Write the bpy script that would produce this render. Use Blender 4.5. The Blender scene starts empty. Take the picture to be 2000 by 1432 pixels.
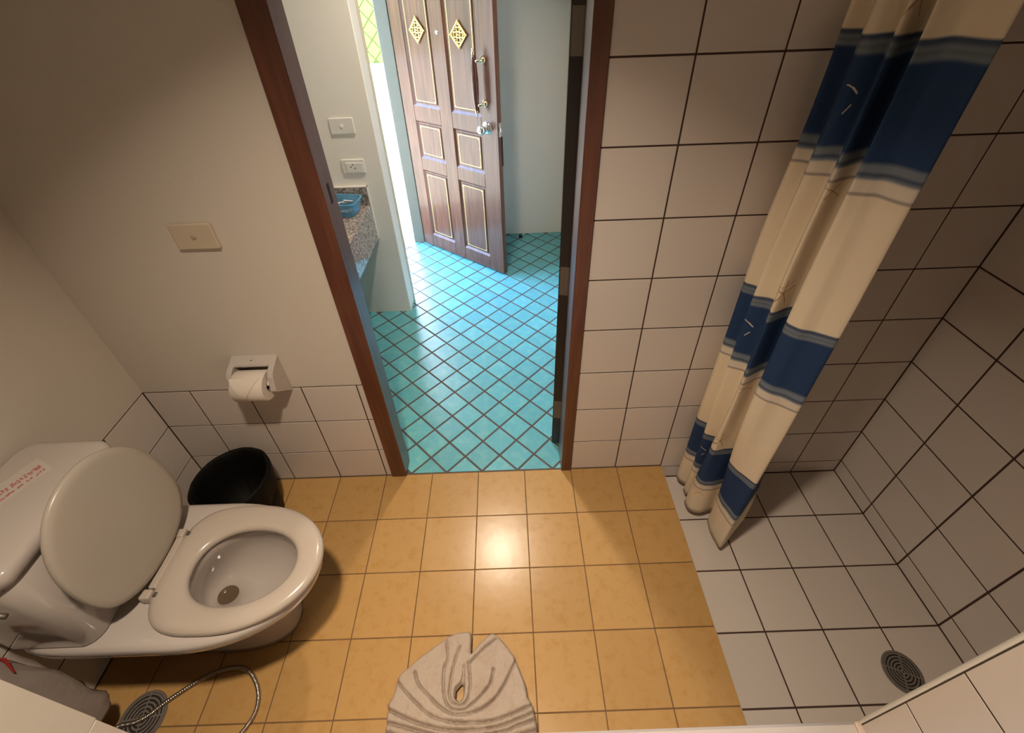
import bpy, bmesh, math, random
import numpy as np
from mathutils import Vector, Matrix, noise as mnoise

random.seed(7)
PI = math.pi
scene = bpy.context.scene
COL = scene.collection

# ------------------------------------------------------------------ camera
# world: X along the door wall, Y into the hall, Z up; Y=0 is the tiled face of the door wall
CAMR = np.array([[0.9993514298585722, -0.02155309887869098, -0.028847592071987817],
                 [-0.036008732651571264, -0.6048259379500416, -0.7955431829595178],
                 [-0.0003013510479662404, 0.7960659826353959, -0.6052097656812614]])
CAMC = np.array([-0.23813634681906962, -1.1193523649364499, 1.7401065966997962])
F, CX, CY = 871.7404, 995.6729, 601.6681
cam_data = bpy.data.cameras.new('camera')
cam_data.sensor_width = 36.0
cam_data.sensor_fit = 'HORIZONTAL'
cam_data.lens = 36.0 * F / 2000.0
cam_data.shift_x = (1000.0 - CX) / 2000.0
cam_data.shift_y = (CY - 716.0) / 2000.0
cam_data.clip_start = 0.02
cam = bpy.data.objects.new('camera', cam_data)
COL.objects.link(cam)
m = np.eye(4)
m[:3, 0] = CAMR[0]; m[:3, 1] = -CAMR[1]; m[:3, 2] = -CAMR[2]; m[:3, 3] = CAMC
cam.matrix_world = Matrix(m.tolist())
scene.camera = cam

def on(ax, v, x, y):
    """photo pixel -> world point on the plane <axis> = v"""
    d = CAMR.T @ np.array([(x - CX) / F, (y - CY) / F, 1.0])
    i = 'XYZ'.index(ax)
    return CAMC + (v - CAMC[i]) / d[i] * d

# ------------------------------------------------------------------ world, sun, exposure
world = bpy.data.worlds.new('sky_world')
scene.world = world
world.use_nodes = True
wn = world.node_tree.nodes; wl = world.node_tree.links
wn.clear()
wo = wn.new('ShaderNodeOutputWorld'); wb = wn.new('ShaderNodeBackground')
sky = wn.new('ShaderNodeTexSky')
sky.sky_type = 'NISHITA'
sky.sun_disc = False
sky.sun_elevation = math.radians(58)
sky.sun_rotation = math.radians(0)
wl.new(sky.outputs[0], wb.inputs[0]); wl.new(wb.outputs[0], wo.inputs[0])
wb.inputs[1].default_value = 4.4
sd = bpy.data.lights.new('sun', 'SUN'); sd.energy = 9.0; sd.angle = math.radians(0.6); sd.color = (1.0, 0.93, 0.8)
sun = bpy.data.objects.new('sun', sd); COL.objects.link(sun)
sun.rotation_euler = Vector((-0.10, -0.55, -0.83)).to_track_quat('-Z', 'Y').to_euler()
vs = scene.view_settings
vs.view_transform = 'Standard'; vs.look = 'None'; vs.gamma = 1.0; vs.use_curve_mapping = False
vs.exposure = 0.0
BATH_W, HALL_W = 15.8, 12.2      # the two ceiling lamps

# ------------------------------------------------------------------ mesh helpers
def tag(o, label=None, cat=None, group=None, kind=None):
    if label: o['label'] = label
    if cat: o['category'] = cat
    if group: o['group'] = group
    if kind: o['kind'] = kind
    return o

def obj(name, me, mat=None, parent=None, loc=None, smooth=False):
    if isinstance(me, bmesh.types.BMesh):
        bm = me; me = bpy.data.meshes.new(name)
        bmesh.ops.recalc_face_normals(bm, faces=bm.faces)
        bm.to_mesh(me); bm.free()
    if mat and not me.materials: me.materials.append(mat)
    if smooth:
        for p in me.polygons: p.use_smooth = True
    o = bpy.data.objects.new(name, me)
    COL.objects.link(o)
    if parent: o.parent = parent
    if loc is not None: o.location = loc
    return o

def empty(name, loc=(0, 0, 0), rz=0.0):
    o = bpy.data.objects.new(name, None); COL.objects.link(o)
    o.empty_display_size = 0.05
    o.location = loc; o.rotation_euler = (0, 0, rz)
    return o

def box(bm, x0, x1, y0, y1, z0, z1, bev=0.0, seg=1, mi=0):
    r = bmesh.ops.create_cube(bm, size=1.0)
    vs_ = r['verts']
    for v in vs_:
        v.co = Vector(((x0 + x1) / 2 + v.co.x * (x1 - x0), (y0 + y1) / 2 + v.co.y * (y1 - y0), (z0 + z1) / 2 + v.co.z * (z1 - z0)))
    fs = list({f for v in vs_ for f in v.link_faces})
    for f in fs: f.material_index = mi
    if bev > 0:
        es = list({e for v in vs_ for e in v.link_edges})
        bmesh.ops.bevel(bm, geom=es, offset=bev, segments=seg, profile=0.5, affect='EDGES')
    return bm

def newbox(*a, **k):
    return box(bmesh.new(), *a, **k)

def cyl(bm, p0, p1, r0, r1=None, n=20, cap=True):
    r1 = r0 if r1 is None else r1
    p0 = Vector(p0); p1 = Vector(p1); d = (p1 - p0)
    q = d.to_track_quat('Z', 'Y')
    a, b = [], []
    for i in range(n):
        t = 2 * PI * i / n
        c = Vector((math.cos(t), math.sin(t), 0))
        a.append(bm.verts.new(p0 + q @ (c * r0))); b.append(bm.verts.new(p1 + q @ (c * r1)))
    for i in range(n):
        j = (i + 1) % n
        bm.faces.new((a[i], a[j], b[j], b[i]))
    if cap:
        bm.faces.new(list(reversed(a))); bm.faces.new(b)
    return bm

def lathe(bm, prof, center=(0, 0, 0), axis='Z', n=32, close=False):
    c = Vector(center); rings = []
    for r, h in prof:
        ring = []
        for i in range(n):
            t = 2 * PI * i / n
            x, y = r * math.cos(t), r * math.sin(t)
            p = {'Z': (x, y, h), 'Y': (x, h, y), 'X': (h, x, y)}[axis]
            ring.append(bm.verts.new(c + Vector(p)))
        rings.append(ring)
    for a, b in zip(rings, rings[1:]):
        for i in range(n):
            j = (i + 1) % n
            bm.faces.new((a[i], a[j], b[j], b[i]))
    if close:
        bm.faces.new(rings[0]); bm.faces.new(rings[-1])
    return bm

def tube(bm, pts, r, n=10, closed=False, radii=None):
    P = [Vector(p) for p in pts]; N = len(P); rings = []
    up = Vector((0.13, 0.21, 0.97))
    for i, p in enumerate(P):
        a = P[(i - 1) % N] if (closed or i > 0) else p
        b = P[(i + 1) % N] if (closed or i < N - 1) else p
        t = (b - a).normalized()
        s = t.cross(up)
        if s.length < 1e-4: s = t.cross(Vector((1, 0, 0)))
        s.normalize(); w = s.cross(t)
        rr = radii[i] if radii else r
        rings.append([bm.verts.new(p + (s * math.cos(2 * PI * k / n) + w * math.sin(2 * PI * k / n)) * rr) for k in range(n)])
    rng = range(N) if closed else range(N - 1)
    for i in rng:
        a, b = rings[i], rings[(i + 1) % N]
        for k in range(n):
            j = (k + 1) % n
            bm.faces.new((a[k], a[j], b[j], b[k]))
    if not closed:
        bm.faces.new(rings[0]); bm.faces.new(list(reversed(rings[-1])))
    return bm

def loft(bm, rings, cap0=True, cap1=True):
    R_ = [[bm.verts.new(p) for p in ring] for ring in rings]
    n = len(R_[0])
    for a, b in zip(R_, R_[1:]):
        for i in range(n):
            j = (i + 1) % n
            bm.faces.new((a[i], a[j], b[j], b[i]))
    if cap0: bm.faces.new(R_[0])
    if cap1: bm.faces.new(R_[-1])
    return bm

def rrect(x0, x1, y0, y1, r, z, k=8):
    o = []
    for cx, cy, a in ((x1 - r, y1 - r, 0), (x0 + r, y1 - r, 1), (x0 + r, y0 + r, 2), (x1 - r, y0 + r, 3)):
        for i in range(k + 1):
            t = PI / 2 * (a + i / k); o.append((cx + r * math.cos(t), cy + r * math.sin(t), z))
    return o

def spline(pts, n):
    """Catmull-Rom through the points, n samples in all"""
    P = np.array(pts, float); k = len(P); out = []
    for t in np.linspace(0, k - 1 - 1e-9, n):
        i = int(t); f = t - i
        p0 = P[max(i - 1, 0)]; p1 = P[i]; p2 = P[min(i + 1, k - 1)]; p3 = P[min(i + 2, k - 1)]
        out.append(0.5 * ((2 * p1) + (-p0 + p2) * f + (2 * p0 - 5 * p1 + 4 * p2 - p3) * f ** 2 + (-p0 + 3 * p1 - 3 * p2 + p3) * f ** 3))
    return np.array(out)

# ------------------------------------------------------------------ materials
def lk(nt, a, b): nt.links.new(a, b)

def mat(name, col, rough=0.5, metal=0.0, var=0.0, mottle=None, bump=None, coat=0.0, spec=0.5, emit=None, alpha=None, trans=None):
    """var: brightness change per piece; mottle=(colour, scale, low, high); bump=(scale, strength)"""
    M = bpy.data.materials.new(name); M.use_nodes = True
    nt = M.node_tree; b = nt.nodes['Principled BSDF']
    b.inputs['Base Color'].default_value = (*col, 1)
    b.inputs['Roughness'].default_value = rough; b.inputs['Metallic'].default_value = metal
    b.inputs['Specular IOR Level'].default_value = spec
    b.inputs['Coat Weight'].default_value = coat; b.inputs['Coat Roughness'].default_value = 0.08
    tc = nt.nodes.new('ShaderNodeTexCoord')
    geo = nt.nodes.new('ShaderNodeNewGeometry')
    cur = None
    if mottle:
        c2, sc, lo, hi = mottle
        n = nt.nodes.new('ShaderNodeTexNoise'); n.inputs['Scale'].default_value = sc; n.inputs['Detail'].default_value = 6
        n.inputs['Roughness'].default_value = 0.65
        lk(nt, geo.outputs['Position'], n.inputs['Vector'])
        r = nt.nodes.new('ShaderNodeMapRange'); r.inputs[1].default_value = lo; r.inputs[2].default_value = hi
        lk(nt, n.outputs['Fac'], r.inputs[0])
        mx = nt.nodes.new('ShaderNodeMix'); mx.data_type = 'RGBA'
        mx.inputs[6].default_value = (*col, 1); mx.inputs[7].default_value = (*c2, 1)
        lk(nt, r.outputs[0], mx.inputs[0]); cur = mx.outputs[2]
    if var:
        oi = nt.nodes.new('ShaderNodeObjectInfo')
        r = nt.nodes.new('ShaderNodeMapRange'); r.inputs[3].default_value = 1 - var; r.inputs[4].default_value = 1 + var
        lk(nt, oi.outputs['Random'], r.inputs[0])
        hs = nt.nodes.new('ShaderNodeHueSaturation'); hs.inputs['Color'].default_value = (*col, 1)
        if cur: lk(nt, cur, hs.inputs['Color'])
        lk(nt, r.outputs[0], hs.inputs['Value']); cur = hs.outputs[0]
    if cur: lk(nt, cur, b.inputs['Base Color'])
    if bump:
        n = nt.nodes.new('ShaderNodeTexNoise'); n.inputs['Scale'].default_value = bump[0]; n.inputs['Detail'].default_value = 4
        lk(nt, geo.outputs['Position'], n.inputs['Vector'])
        bp = nt.nodes.new('ShaderNodeBump'); bp.inputs['Strength'].default_value = bump[1]; bp.inputs['Distance'].default_value = 0.01
        lk(nt, n.outputs['Fac'], bp.inputs['Height']); lk(nt, bp.outputs[0], b.inputs['Normal'])
    if emit:
        b.inputs['Emission Color'].default_value = (*emit[0], 1); b.inputs['Emission Strength'].default_value = emit[1]
    if alpha is not None: b.inputs['Alpha'].default_value = alpha
    if trans is not None: b.inputs['Transmission Weight'].default_value = trans
    return M

def wood(name, dark, light, rough, coat, scale=(30, 30, 2.0)):
    M = mat(name, dark, rough, coat=coat)
    nt = M.node_tree; b = nt.nodes['Principled BSDF']
    tc = nt.nodes.new('ShaderNodeTexCoord'); mp = nt.nodes.new('ShaderNodeMapping'); mp.inputs['Scale'].default_value = scale
    lk(nt, tc.outputs['Object'], mp.inputs[0])
    n = nt.nodes.new('ShaderNodeTexNoise'); n.inputs['Scale'].default_value = 1.6; n.inputs['Detail'].default_value = 7; n.inputs['Distortion'].default_value = 0.6
    lk(nt, mp.outputs[0], n.inputs['Vector'])
    cr = nt.nodes.new('ShaderNodeValToRGB')
    cr.color_ramp.elements[0].position = 0.32; cr.color_ramp.elements[0].color = (*dark, 1)
    cr.color_ramp.elements[1].position = 0.70; cr.color_ramp.elements[1].color = (*light, 1)
    lk(nt, n.outputs['Fac'], cr.inputs[0]); lk(nt, cr.outputs[0], b.inputs['Base Color'])
    bp = nt.nodes.new('ShaderNodeBump'); bp.inputs['Strength'].default_value = 0.06; bp.inputs['Distance'].default_value = 0.004
    lk(nt, n.outputs['Fac'], bp.inputs['Height']); lk(nt, bp.outputs[0], b.inputs['Normal'])
    return M

def granite():
    M = mat('polished_granite', (0.3, 0.28, 0.26), 0.06)
    nt = M.node_tree; b = nt.nodes['Principled BSDF']
    geo = nt.nodes.new('ShaderNodeNewGeometry')
    n = nt.nodes.new('ShaderNodeTexNoise'); n.inputs['Scale'].default_value = 95; n.inputs['Detail'].default_value = 3; n.inputs['Roughness'].default_value = 0.7
    lk(nt, geo.outputs['Position'], n.inputs['Vector'])
    cr = nt.nodes.new('ShaderNodeValToRGB'); e = cr.color_ramp.elements
    e[0].position = 0.30; e[0].color = (0.03, 0.028, 0.03, 1)
    e[1].position = 0.72; e[1].color = (0.62, 0.56, 0.5, 1)
    a = e.new(0.44); a.color = (0.2, 0.17, 0.15, 1)
    a = e.new(0.56); a.color = (0.42, 0.36, 0.32, 1)
    lk(nt, n.outputs['Fac'], cr.inputs[0]); lk(nt, cr.outputs[0], b.inputs['Base Color'])
    return M

PLASTER = mat('cream_plaster', (0.60, 0.545, 0.475), 0.75, bump=(90, 0.06))
HALLWHITE = mat('white_hall_paint', (0.84, 0.82, 0.755), 0.7, bump=(90, 0.05))
CEIL = mat('white_ceiling_paint', (0.7, 0.69, 0.66), 0.9)
GROUT = mat('brown_grout', (0.055, 0.028, 0.020), 0.9)
GROUTF = mat('brown_floor_grout', (0.13, 0.07, 0.030), 0.9, mottle=((0.19, 0.11, 0.05), 8, 0.4, 0.7))
GROUTH = mat('dark_grey_grout', (0.075, 0.065, 0.060), 0.9, mottle=((0.11, 0.09, 0.08), 8, 0.4, 0.7))
WTILE = mat('white_wall_tile', (0.63, 0.565, 0.515), 0.22, var=0.02)
STILE = mat('pale_shower_tile', (0.58, 0.515, 0.46), 0.30, var=0.03)
YTILE = mat('honey_floor_tile', (0.435, 0.258, 0.093), 0.24, var=0.05, mottle=((0.385, 0.205, 0.060), 26, 0.50, 0.74), bump=(25, 0.03))
TTILE = mat('teal_floor_tile', (0.105, 0.385, 0.44), 0.30, var=0.09, mottle=((0.17, 0.45, 0.45), 22, 0.45, 0.7), bump=(60, 0.04))
FRAMEW = wood('red_brown_frame_wood', (0.075, 0.022, 0.012), (0.14, 0.045, 0.022), 0.35, 0.25)
DOORW = wood('varnished_door_wood', (0.070, 0.023, 0.011), (0.155, 0.058, 0.028), 0.30, 0.20)
DARKDOOR = mat('near_black_door_paint', (0.012, 0.008, 0.007), 0.45)
GRIPW = wood('dark_red_grip_wood', (0.045, 0.012, 0.007), (0.10, 0.030, 0.016), 0.25, 0.3)
GOLD = mat('gold_paint', (0.75, 0.55, 0.20), 0.35, metal=0.4)
BRASS = mat('brass', (0.72, 0.6, 0.38), 0.2, metal=1.0)
CHROME = mat('chrome', (0.75, 0.75, 0.75), 0.13, metal=1.0)
STEEL = mat('dull_steel', (0.17, 0.15, 0.13), 0.45, metal=0.7)
CERAMIC = mat('white_ceramic', (0.47, 0.42, 0.385), 0.10, coat=0.3)
SEATP = mat('white_seat_plastic', (0.43, 0.37, 0.315), 0.20)
LIDP = mat('yellowed_lid_plastic', (0.40, 0.355, 0.30), 0.30)
BLACKBAG = mat('black_bin_plastic', (0.004, 0.0035, 0.003), 0.6, spec=0.15)
PAPER = mat('toilet_paper', (0.62, 0.55, 0.48), 0.95, bump=(300, 0.1))
CARD = mat('grey_cardboard', (0.25, 0.19, 0.14), 0.9)
BEIGEP = mat('beige_plate_plastic', (0.55, 0.46, 0.345), 0.4)
WHITEP = mat('white_plate_plastic', (0.78, 0.77, 0.72), 0.35)
DARK = mat('dark_void', (0.01, 0.009, 0.008), 0.8)
RED = mat('red_print', (0.42, 0.03, 0.03), 0.6)
LABELP = mat('white_sticker', (0.50, 0.45, 0.41), 0.5)
BLUEP = mat('light_blue_plastic', (0.14, 0.42, 0.66), 0.3, alpha=0.62)
SACHET = mat('white_sachet', (0.8, 0.8, 0.82), 0.35)
TOWEL = mat('beige_terry', (0.47, 0.385, 0.31), 1.0, bump=(420, 0.5), mottle=((0.42, 0.315, 0.24), 14, 0.45, 0.75), spec=0.1)
GREYBAG = mat('cloudy_plastic_bag', (0.27, 0.225, 0.20), 0.35, alpha=0.88, bump=(40, 0.3))
GRANITE = granite()
CAULK = mat('white_caulk', (0.75, 0.72, 0.66), 0.5)
FRAMEGREY = mat('grey_green_frame_paint', (0.13, 0.13, 0.10), 0.5)
CREAMF = mat('cream_frame_paint', (0.62, 0.58, 0.45), 0.5)
TERRACE = mat('pale_terrace_paving', (0.52, 0.48, 0.34), 0.8, mottle=((0.47, 0.44, 0.30), 2, 0.4, 0.7))
LIME = mat('lime_yellow_tile', (0.165, 0.20, 0.028), 0.5, var=0.04)
LIMEG = mat('olive_joint', (0.135, 0.155, 0.018), 0.9)
KERBM = mat('white_kerb_paint', (0.75, 0.76, 0.72), 0.6)
TUBM = mat('white_tub_enamel', (0.62, 0.565, 0.52), 0.15)
DRAINM = mat('dark_drain_metal', (0.17, 0.145, 0.125), 0.5, metal=0.2)
WATER = mat('murky_bowl_water', (0.10, 0.07, 0.045), 0.05)

# ------------------------------------------------------------------ tiles
_cache = {}
def box_mesh(key, sx, sy, sz, bev, m_):
    k = (key, round(sx, 4), round(sy, 4), round(sz, 4))
    if k not in _cache:
        bm = newbox(-sx / 2, sx / 2, -sy / 2, sy / 2, -sz / 2, sz / 2, bev)
        me = bpy.data.meshes.new(key)
        bm.to_mesh(me); bm.free(); me.materials.append(m_); _cache[k] = me
    return _cache[k]

TH = 0.007
def tile(parent, x0, x1, y0, y1, z0, z1, m_, g=0.0035, normal='Y', jit=0.0):
    """one tile: shrunk by half a joint along its face, placed as a child of its wall or floor"""
    h = g / 2
    b = [x0, x1, y0, y1, z0, z1]
    for i, ax in enumerate('XYZ'):
        if ax != normal: b[2 * i] += h; b[2 * i + 1] -= h
    sx, sy, sz = b[1] - b[0], b[3] - b[2], b[5] - b[4]
    if min(sx, sy, sz) < 0.002: return
    me = box_mesh('tile_' + normal + m_.name, sx, sy, sz, 0.0007, m_)
    o = obj('tile', me, None, parent)
    loc = [(b[0] + b[1]) / 2, (b[2] + b[3]) / 2, (b[4] + b[5]) / 2]
    if jit: loc['XYZ'.index(normal)] += random.uniform(-jit, jit)
    o.location = loc

def cuts(lo, hi, joints):
    c = [lo] + sorted(j for j in joints if lo + 0.006 < j < hi - 0.006) + [hi]
    return list(zip(c, c[1:]))

XL, XR = -1.567, 1.1842        # bathroom side walls
YB = -0.895                    # edge of the tub alcove
DROP = -0.0872                 # shower floor
ZC = 2.42                      # ceiling
WT, Z0 = 0.1986, -0.0118       # wall tile pitch and first joint
zj = [Z0 + WT * k for k in range(0, 14)]
zl = [0.180, 0.3735, 0.565]    # low tiling beside the toilet

# ------------------------------------------------------------------ floors
fl = tag(obj('floor', newbox(XL, 0.395, YB, 0.0, -0.12, -0.0010), GROUTF), kind='structure', label='bathroom floor of honey yellow square tiles')
ys = [-0.1982 - 0.2 * k for k in range(6)]
for a, b in cuts(XL + 0.002, 0.398, [0.2 * i for i in range(-9, 3)]):
    for c, d in cuts(YB, -0.002, ys):
        tile(fl, a, b, c, d, -TH, 0, YTILE, 0.0034, 'Z', 0.0002)
# the yellow tiles' riser down to the shower floor
for c, d in cuts(YB, -0.002, ys):
    tile(fl, 0.395, 0.399, c, d, DROP, -0.004, WTILE, 0.002, 'X')

fs = tag(obj('floor_shower', newbox(0.395, XR + 0.02, YB, 0.004, DROP - 0.06, DROP - 0.0010), GROUT), kind='structure', label='sunken shower floor of pale square tiles')
for a, b in cuts(0.399, XR, [XR - 0.197 * i for i in range(1, 5)]):
    for c, d in cuts(YB, -0.001, [-0.1994 - 0.197 * k for k in range(5)]):
        tile(fs, a, b, c, d, DROP - TH, DROP, STILE, 0.0050, 'Z', 0.0002)

# hall floor: small teal tiles laid on the diagonal
fh = tag(obj('floor_hall', newbox(-1.62, 0.22, 0.0, 2.2, -0.12, -0.0012), GROUTH), kind='structure', label='hall floor of small teal tiles laid diagonally')
D = 0.1545; HD = D / 2; SIDE = 0.1003 / math.sqrt(2)      # half diagonal of one tile
OX, OY = -0.617, 0.079
def clip(poly, ax, v, keep_less):
    out = []
    for i in range(len(poly)):
        p, q_ = poly[i], poly[(i + 1) % len(poly)]
        ip = (p[ax] <= v) if keep_less else (p[ax] >= v); iq = (q_[ax] <= v) if keep_less else (q_[ax] >= v)
        if ip: out.append(p)
        if ip != iq:
            t = (v - p[ax]) / (q_[ax] - p[ax])
            out.append((p[0] + t * (q_[0] - p[0]), p[1] + t * (q_[1] - p[1])))
    return out
def prism(bm, poly, z0, z1, ins=0.0012):
    n = len(poly); cx = sum(p[0] for p in poly) / n; cy = sum(p[1] for p in poly) / n
    def ring(z, k):
        o = []
        for p in poly:
            d = math.hypot(p[0] - cx, p[1] - cy) or 1
            f = 1 - k / d
            o.append((cx + (p[0] - cx) * f, cy + (p[1] - cy) * f, z))
        return o
    return loft(bm, [ring(z0, 0), ring(z1 - 0.0009, 0), ring(z1, ins)], False, True)
full_me = None; hidden = bmesh.new(); n_teal = 0
for i in range(-16, 16):
    for j in range(-4, 34):
        cx, cy = OX + HD * i, OY + HD * j
        if (i + j) % 2 == 0: continue      # joints cross at even nodes, tile centres at odd ones
        sq = [(cx + SIDE, cy), (cx, cy + SIDE), (cx - SIDE, cy), (cx, cy - SIDE)]
        if (cx < -1.15 and cy < 0.85) or (cx < -1.30 and cy < 1.30):      # under the vanity: out of sight
            if -1.55 < cx and 0.17 < cy < 1.1: prism(hidden, sq, -TH, -0.0004)
            continue
        if cy < 0.03 and not (-0.77 < cx < 0.02): continue
        if (cx < -1.06 and cy > 1.17) or cx > 0.27: continue
        if 1.17 < cy < 1.31 and cx < -0.96: continue
        p = sq
        for ax, v, less in ((1, 0.004, False), (1, 2.178, True), (0, 0.196, True), (0, -1.55 if cy < 1.17 else -1.055, False)):
            p = clip(p, ax, v, less)
            if len(p) < 3: break
        if len(p) < 3: continue
        area = abs(sum(p[k][0] * p[(k + 1) % len(p)][1] - p[(k + 1) % len(p)][0] * p[k][1] for k in range(len(p)))) / 2
        if area < 0.0004: continue
        n_teal += 1
        if area > 0.99 * 2 * SIDE * SIDE:
            if full_me is None:
                bm = prism(bmesh.new(), [(a - cx, b - cy) for a, b in sq], -TH, 0)
                bmesh.ops.recalc_face_normals(bm, faces=bm.faces)
                full_me = bpy.data.meshes.new('teal_tile'); bm.to_mesh(full_me); bm.free(); full_me.materials.append(TTILE)
            o = obj('tile', full_me, None, fh, (cx, cy, random.uniform(-0.0004, 0.0002)))
        else:
            obj('tile', prism(bmesh.new(), p, -TH, 0), TTILE, fh)
tag(obj('tiles_under_vanity', hidden, TTILE, fh), kind='stuff')

# ------------------------------------------------------------------ bathroom walls
DX0, DX1, DZ = -0.775, 0.0, 2.06      # outer edges of the door frame
bm = bmesh.new()
box(bm, XL - 0.1, DX0, 0.0035, 0.098, 0.562, ZC, mi=0)
box(bm, XL - 0.1, DX0, 0.0012, 0.098, -0.1, 0.5645, mi=1)
box(bm, DX0, DX1, 0.0035, 0.098, DZ, ZC, mi=0)
box(bm, DX1, XR + 0.1, 0.0012, 0.098, -0.15, ZC, mi=1)
wd = obj('wall_door', bm, PLASTER); wd.data.materials.append(GROUT)
tag(wd, kind='structure', label='wall with the bathroom doorway, plaster beside the toilet, tiled beside the shower')
for a, b in cuts(DX1, XR, [-0.0037 + WT * i for i in range(1, 7)]):
    zlo = DROP if a > 0.35 else 0.0
    for c, d in cuts(zlo, ZC - 0.002, zj):
        if a < 0.39 < b and d < 0.01: continue
        tile(wd, a, b, 0.0, TH, max(c, zlo), d, WTILE, 0.0046, 'Y', 0.0002)
tile(wd, 0.40, 0.594, 0.0, TH, DROP, Z0, WTILE, 0.0046, 'Y')
for a, b in cuts(XL, DX0, [-1.4, -1.2, -1.0, -0.8]):
    for c, d in cuts(0.0, zl[-1], zl):
        tile(wd, a, b, 0.0, TH, c, d, WTILE, 0.0046, 'Y', 0.0002)

bm = bmesh.new()
box(bm, XL - 0.1, XL - 0.0035, -1.75, 0.1, 0.562, ZC, mi=0)
box(bm, XL - 0.1, XL - 0.0012, -1.75, 0.1, -0.1, 0.5645, mi=1)
wl_ = obj('wall_left', bm, PLASTER); wl_.data.materials.append(GROUT)
tag(wl_, kind='structure', label='plastered wall behind the toilet with low tiling')
for a, b in cuts(YB, 0.0, [-0.2 * k for k in range(1, 5)]):
    for c, d in cuts(0.0, zl[-1], zl):
        tile(wl_, XL - TH, XL, a, b, c, d, WTILE, 0.0046, 'X', 0.0002)

wr = tag(obj('wall_right', newbox(XR + 0.0012, XR + 0.1, -1.75, 0.1, -0.15, ZC), GROUT), kind='structure', label='tiled side wall of the shower')
for a, b in cuts(YB, 0.0, [-0.1994 - 0.197 * k for k in range(5)]):
    for c, d in cuts(DROP, ZC - 0.002, zj):
        tile(wr, XR, XR + TH, a, b, c, d, WTILE, 0.0058, 'X', 0.0002)

# tub alcove: two blocks of masonry beside the tub and the wall behind it
AX0, AX1, AY = -1.066, 0.521, -1.72
bm = bmesh.new()
box(bm, AX1 + 0.0012, XR, AY, YB - 0.001, -0.15, ZC, mi=0)
war = tag(obj('wall_alcove_right', bm, GROUT), kind='structure', label='tiled wall between the shower and the tub alcove')
for a, b in cuts(AY, YB - 0.0075, [YB - 0.0075 - 0.1986 * k for k in range(1, 6)]):
    for c, d in cuts(0.355, ZC - 0.002, [0.554 + 0.1986 * k for k in range(0, 10)]):
        tile(war, AX1, AX1 + TH, a, b, c, d, WTILE, 0.0044, 'X', 0.0002)
for a, b in cuts(AX1 + 0.012, XR, [XR - 0.197 * i for i in range(1, 5)]):
    for c, d in cuts(DROP, ZC - 0.002, zj):
        tile(war, a, b, YB - 0.002, YB + 0.005, c, d, WTILE, 0.0036, 'Y')
bm = bmesh.new()
n = 8; ring0 = []; ring1 = []
for k in range(n + 1):
    t = PI / 2 * k / n
    ring0.append((AX1 + 0.007 - 0.0085 * math.cos(t), YB - 0.0075 + 0.0095 * math.sin(t), 0.30))
prof = ring0 + [(AX1 + 0.008, YB - 0.0078, 0.30)]
loft(bm, [prof, [(x, y, ZC - 0.002) for x, y, z in prof]])
tag(obj('trim_1', bm, CAULK, smooth=False), kind='structure', label='rounded white corner trim on the tiled alcove wall')

bm = bmesh.new()
box(bm, XL, AX0 - 0.0005, AY, YB, 0.61, ZC, mi=0)
box(bm, XL, AX0 - 0.0045, AY, YB - 0.003, -0.1, 0.61, mi=1)
wal = obj('wall_alcove_left', bm, PLASTER); wal.data.materials.append(GROUT)
tag(wal, kind='structure', label='plastered wall between the toilet and the tub alcove')
for a, b in cuts(AY, YB, [YB - 0.1986 * k for k in range(1, 6)]):
    for c, d in cuts(0.355, 0.609, [0.41]):
        tile(wal, AX0 - TH, AX0, a, b, c, d, WTILE, 0.003, 'X')
tag(obj('wall_back', newbox(XL - 0.1, XR + 0.1, AY - 0.1, AY, -0.15, ZC), PLASTER), kind='structure', label='plastered wall behind the tub')
ceil = tag(obj('ceiling', newbox(-1.75, XR + 0.1, AY - 0.1, 2.32, ZC, ZC + 0.12), CEIL), kind='structure', label='white flat ceiling')

# ------------------------------------------------------------------ hall walls
tag(obj('wall_hall_back', newbox(-1.75, XR, 0.098, 0.104, DZ - 0.0, ZC), HALLWHITE), kind='structure', label='hall side of the doorway wall above the door')
bm = bmesh.new(); box(bm, -1.75, DX0, 0.0985, 0.104, -0.1, DZ); box(bm, 0.005, XR, 0.0985, 0.104, -0.1, DZ)
tag(obj('wall_hall_near', bm, HALLWHITE), kind='structure', label='hall side of the doorway wall')
whe = tag(obj('wall_hall_end', newbox(-1.75, -0.875, 1.18, 1.292, -0.1, ZC, 0.004), HALLWHITE), kind='structure', label='white hall wall with the light switch and socket')
tag(obj('wall_hall_left', newbox(-1.75, -1.6, 0.104, 1.18, -0.1, ZC), HALLWHITE), kind='structure', label='hall wall behind the vanity')
tag(obj('wall_hall_far', newbox(-0.985, 0.30, 2.182, 2.30, -0.1, ZC), HALLWHITE), kind='structure', label='white far wall of the hall behind the open front door')
tag(obj('wall_hall_right', newbox(0.2, 0.30, 0.104, 2.182, -0.1, ZC), HALLWHITE), kind='structure', label='white side wall of the hall')
tag(obj('wall_hall_header', newbox(-0.985, -0.88, 1.292, 2.182, 2.07, ZC), HALLWHITE), kind='structure', label='white wall above the front door')

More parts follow.
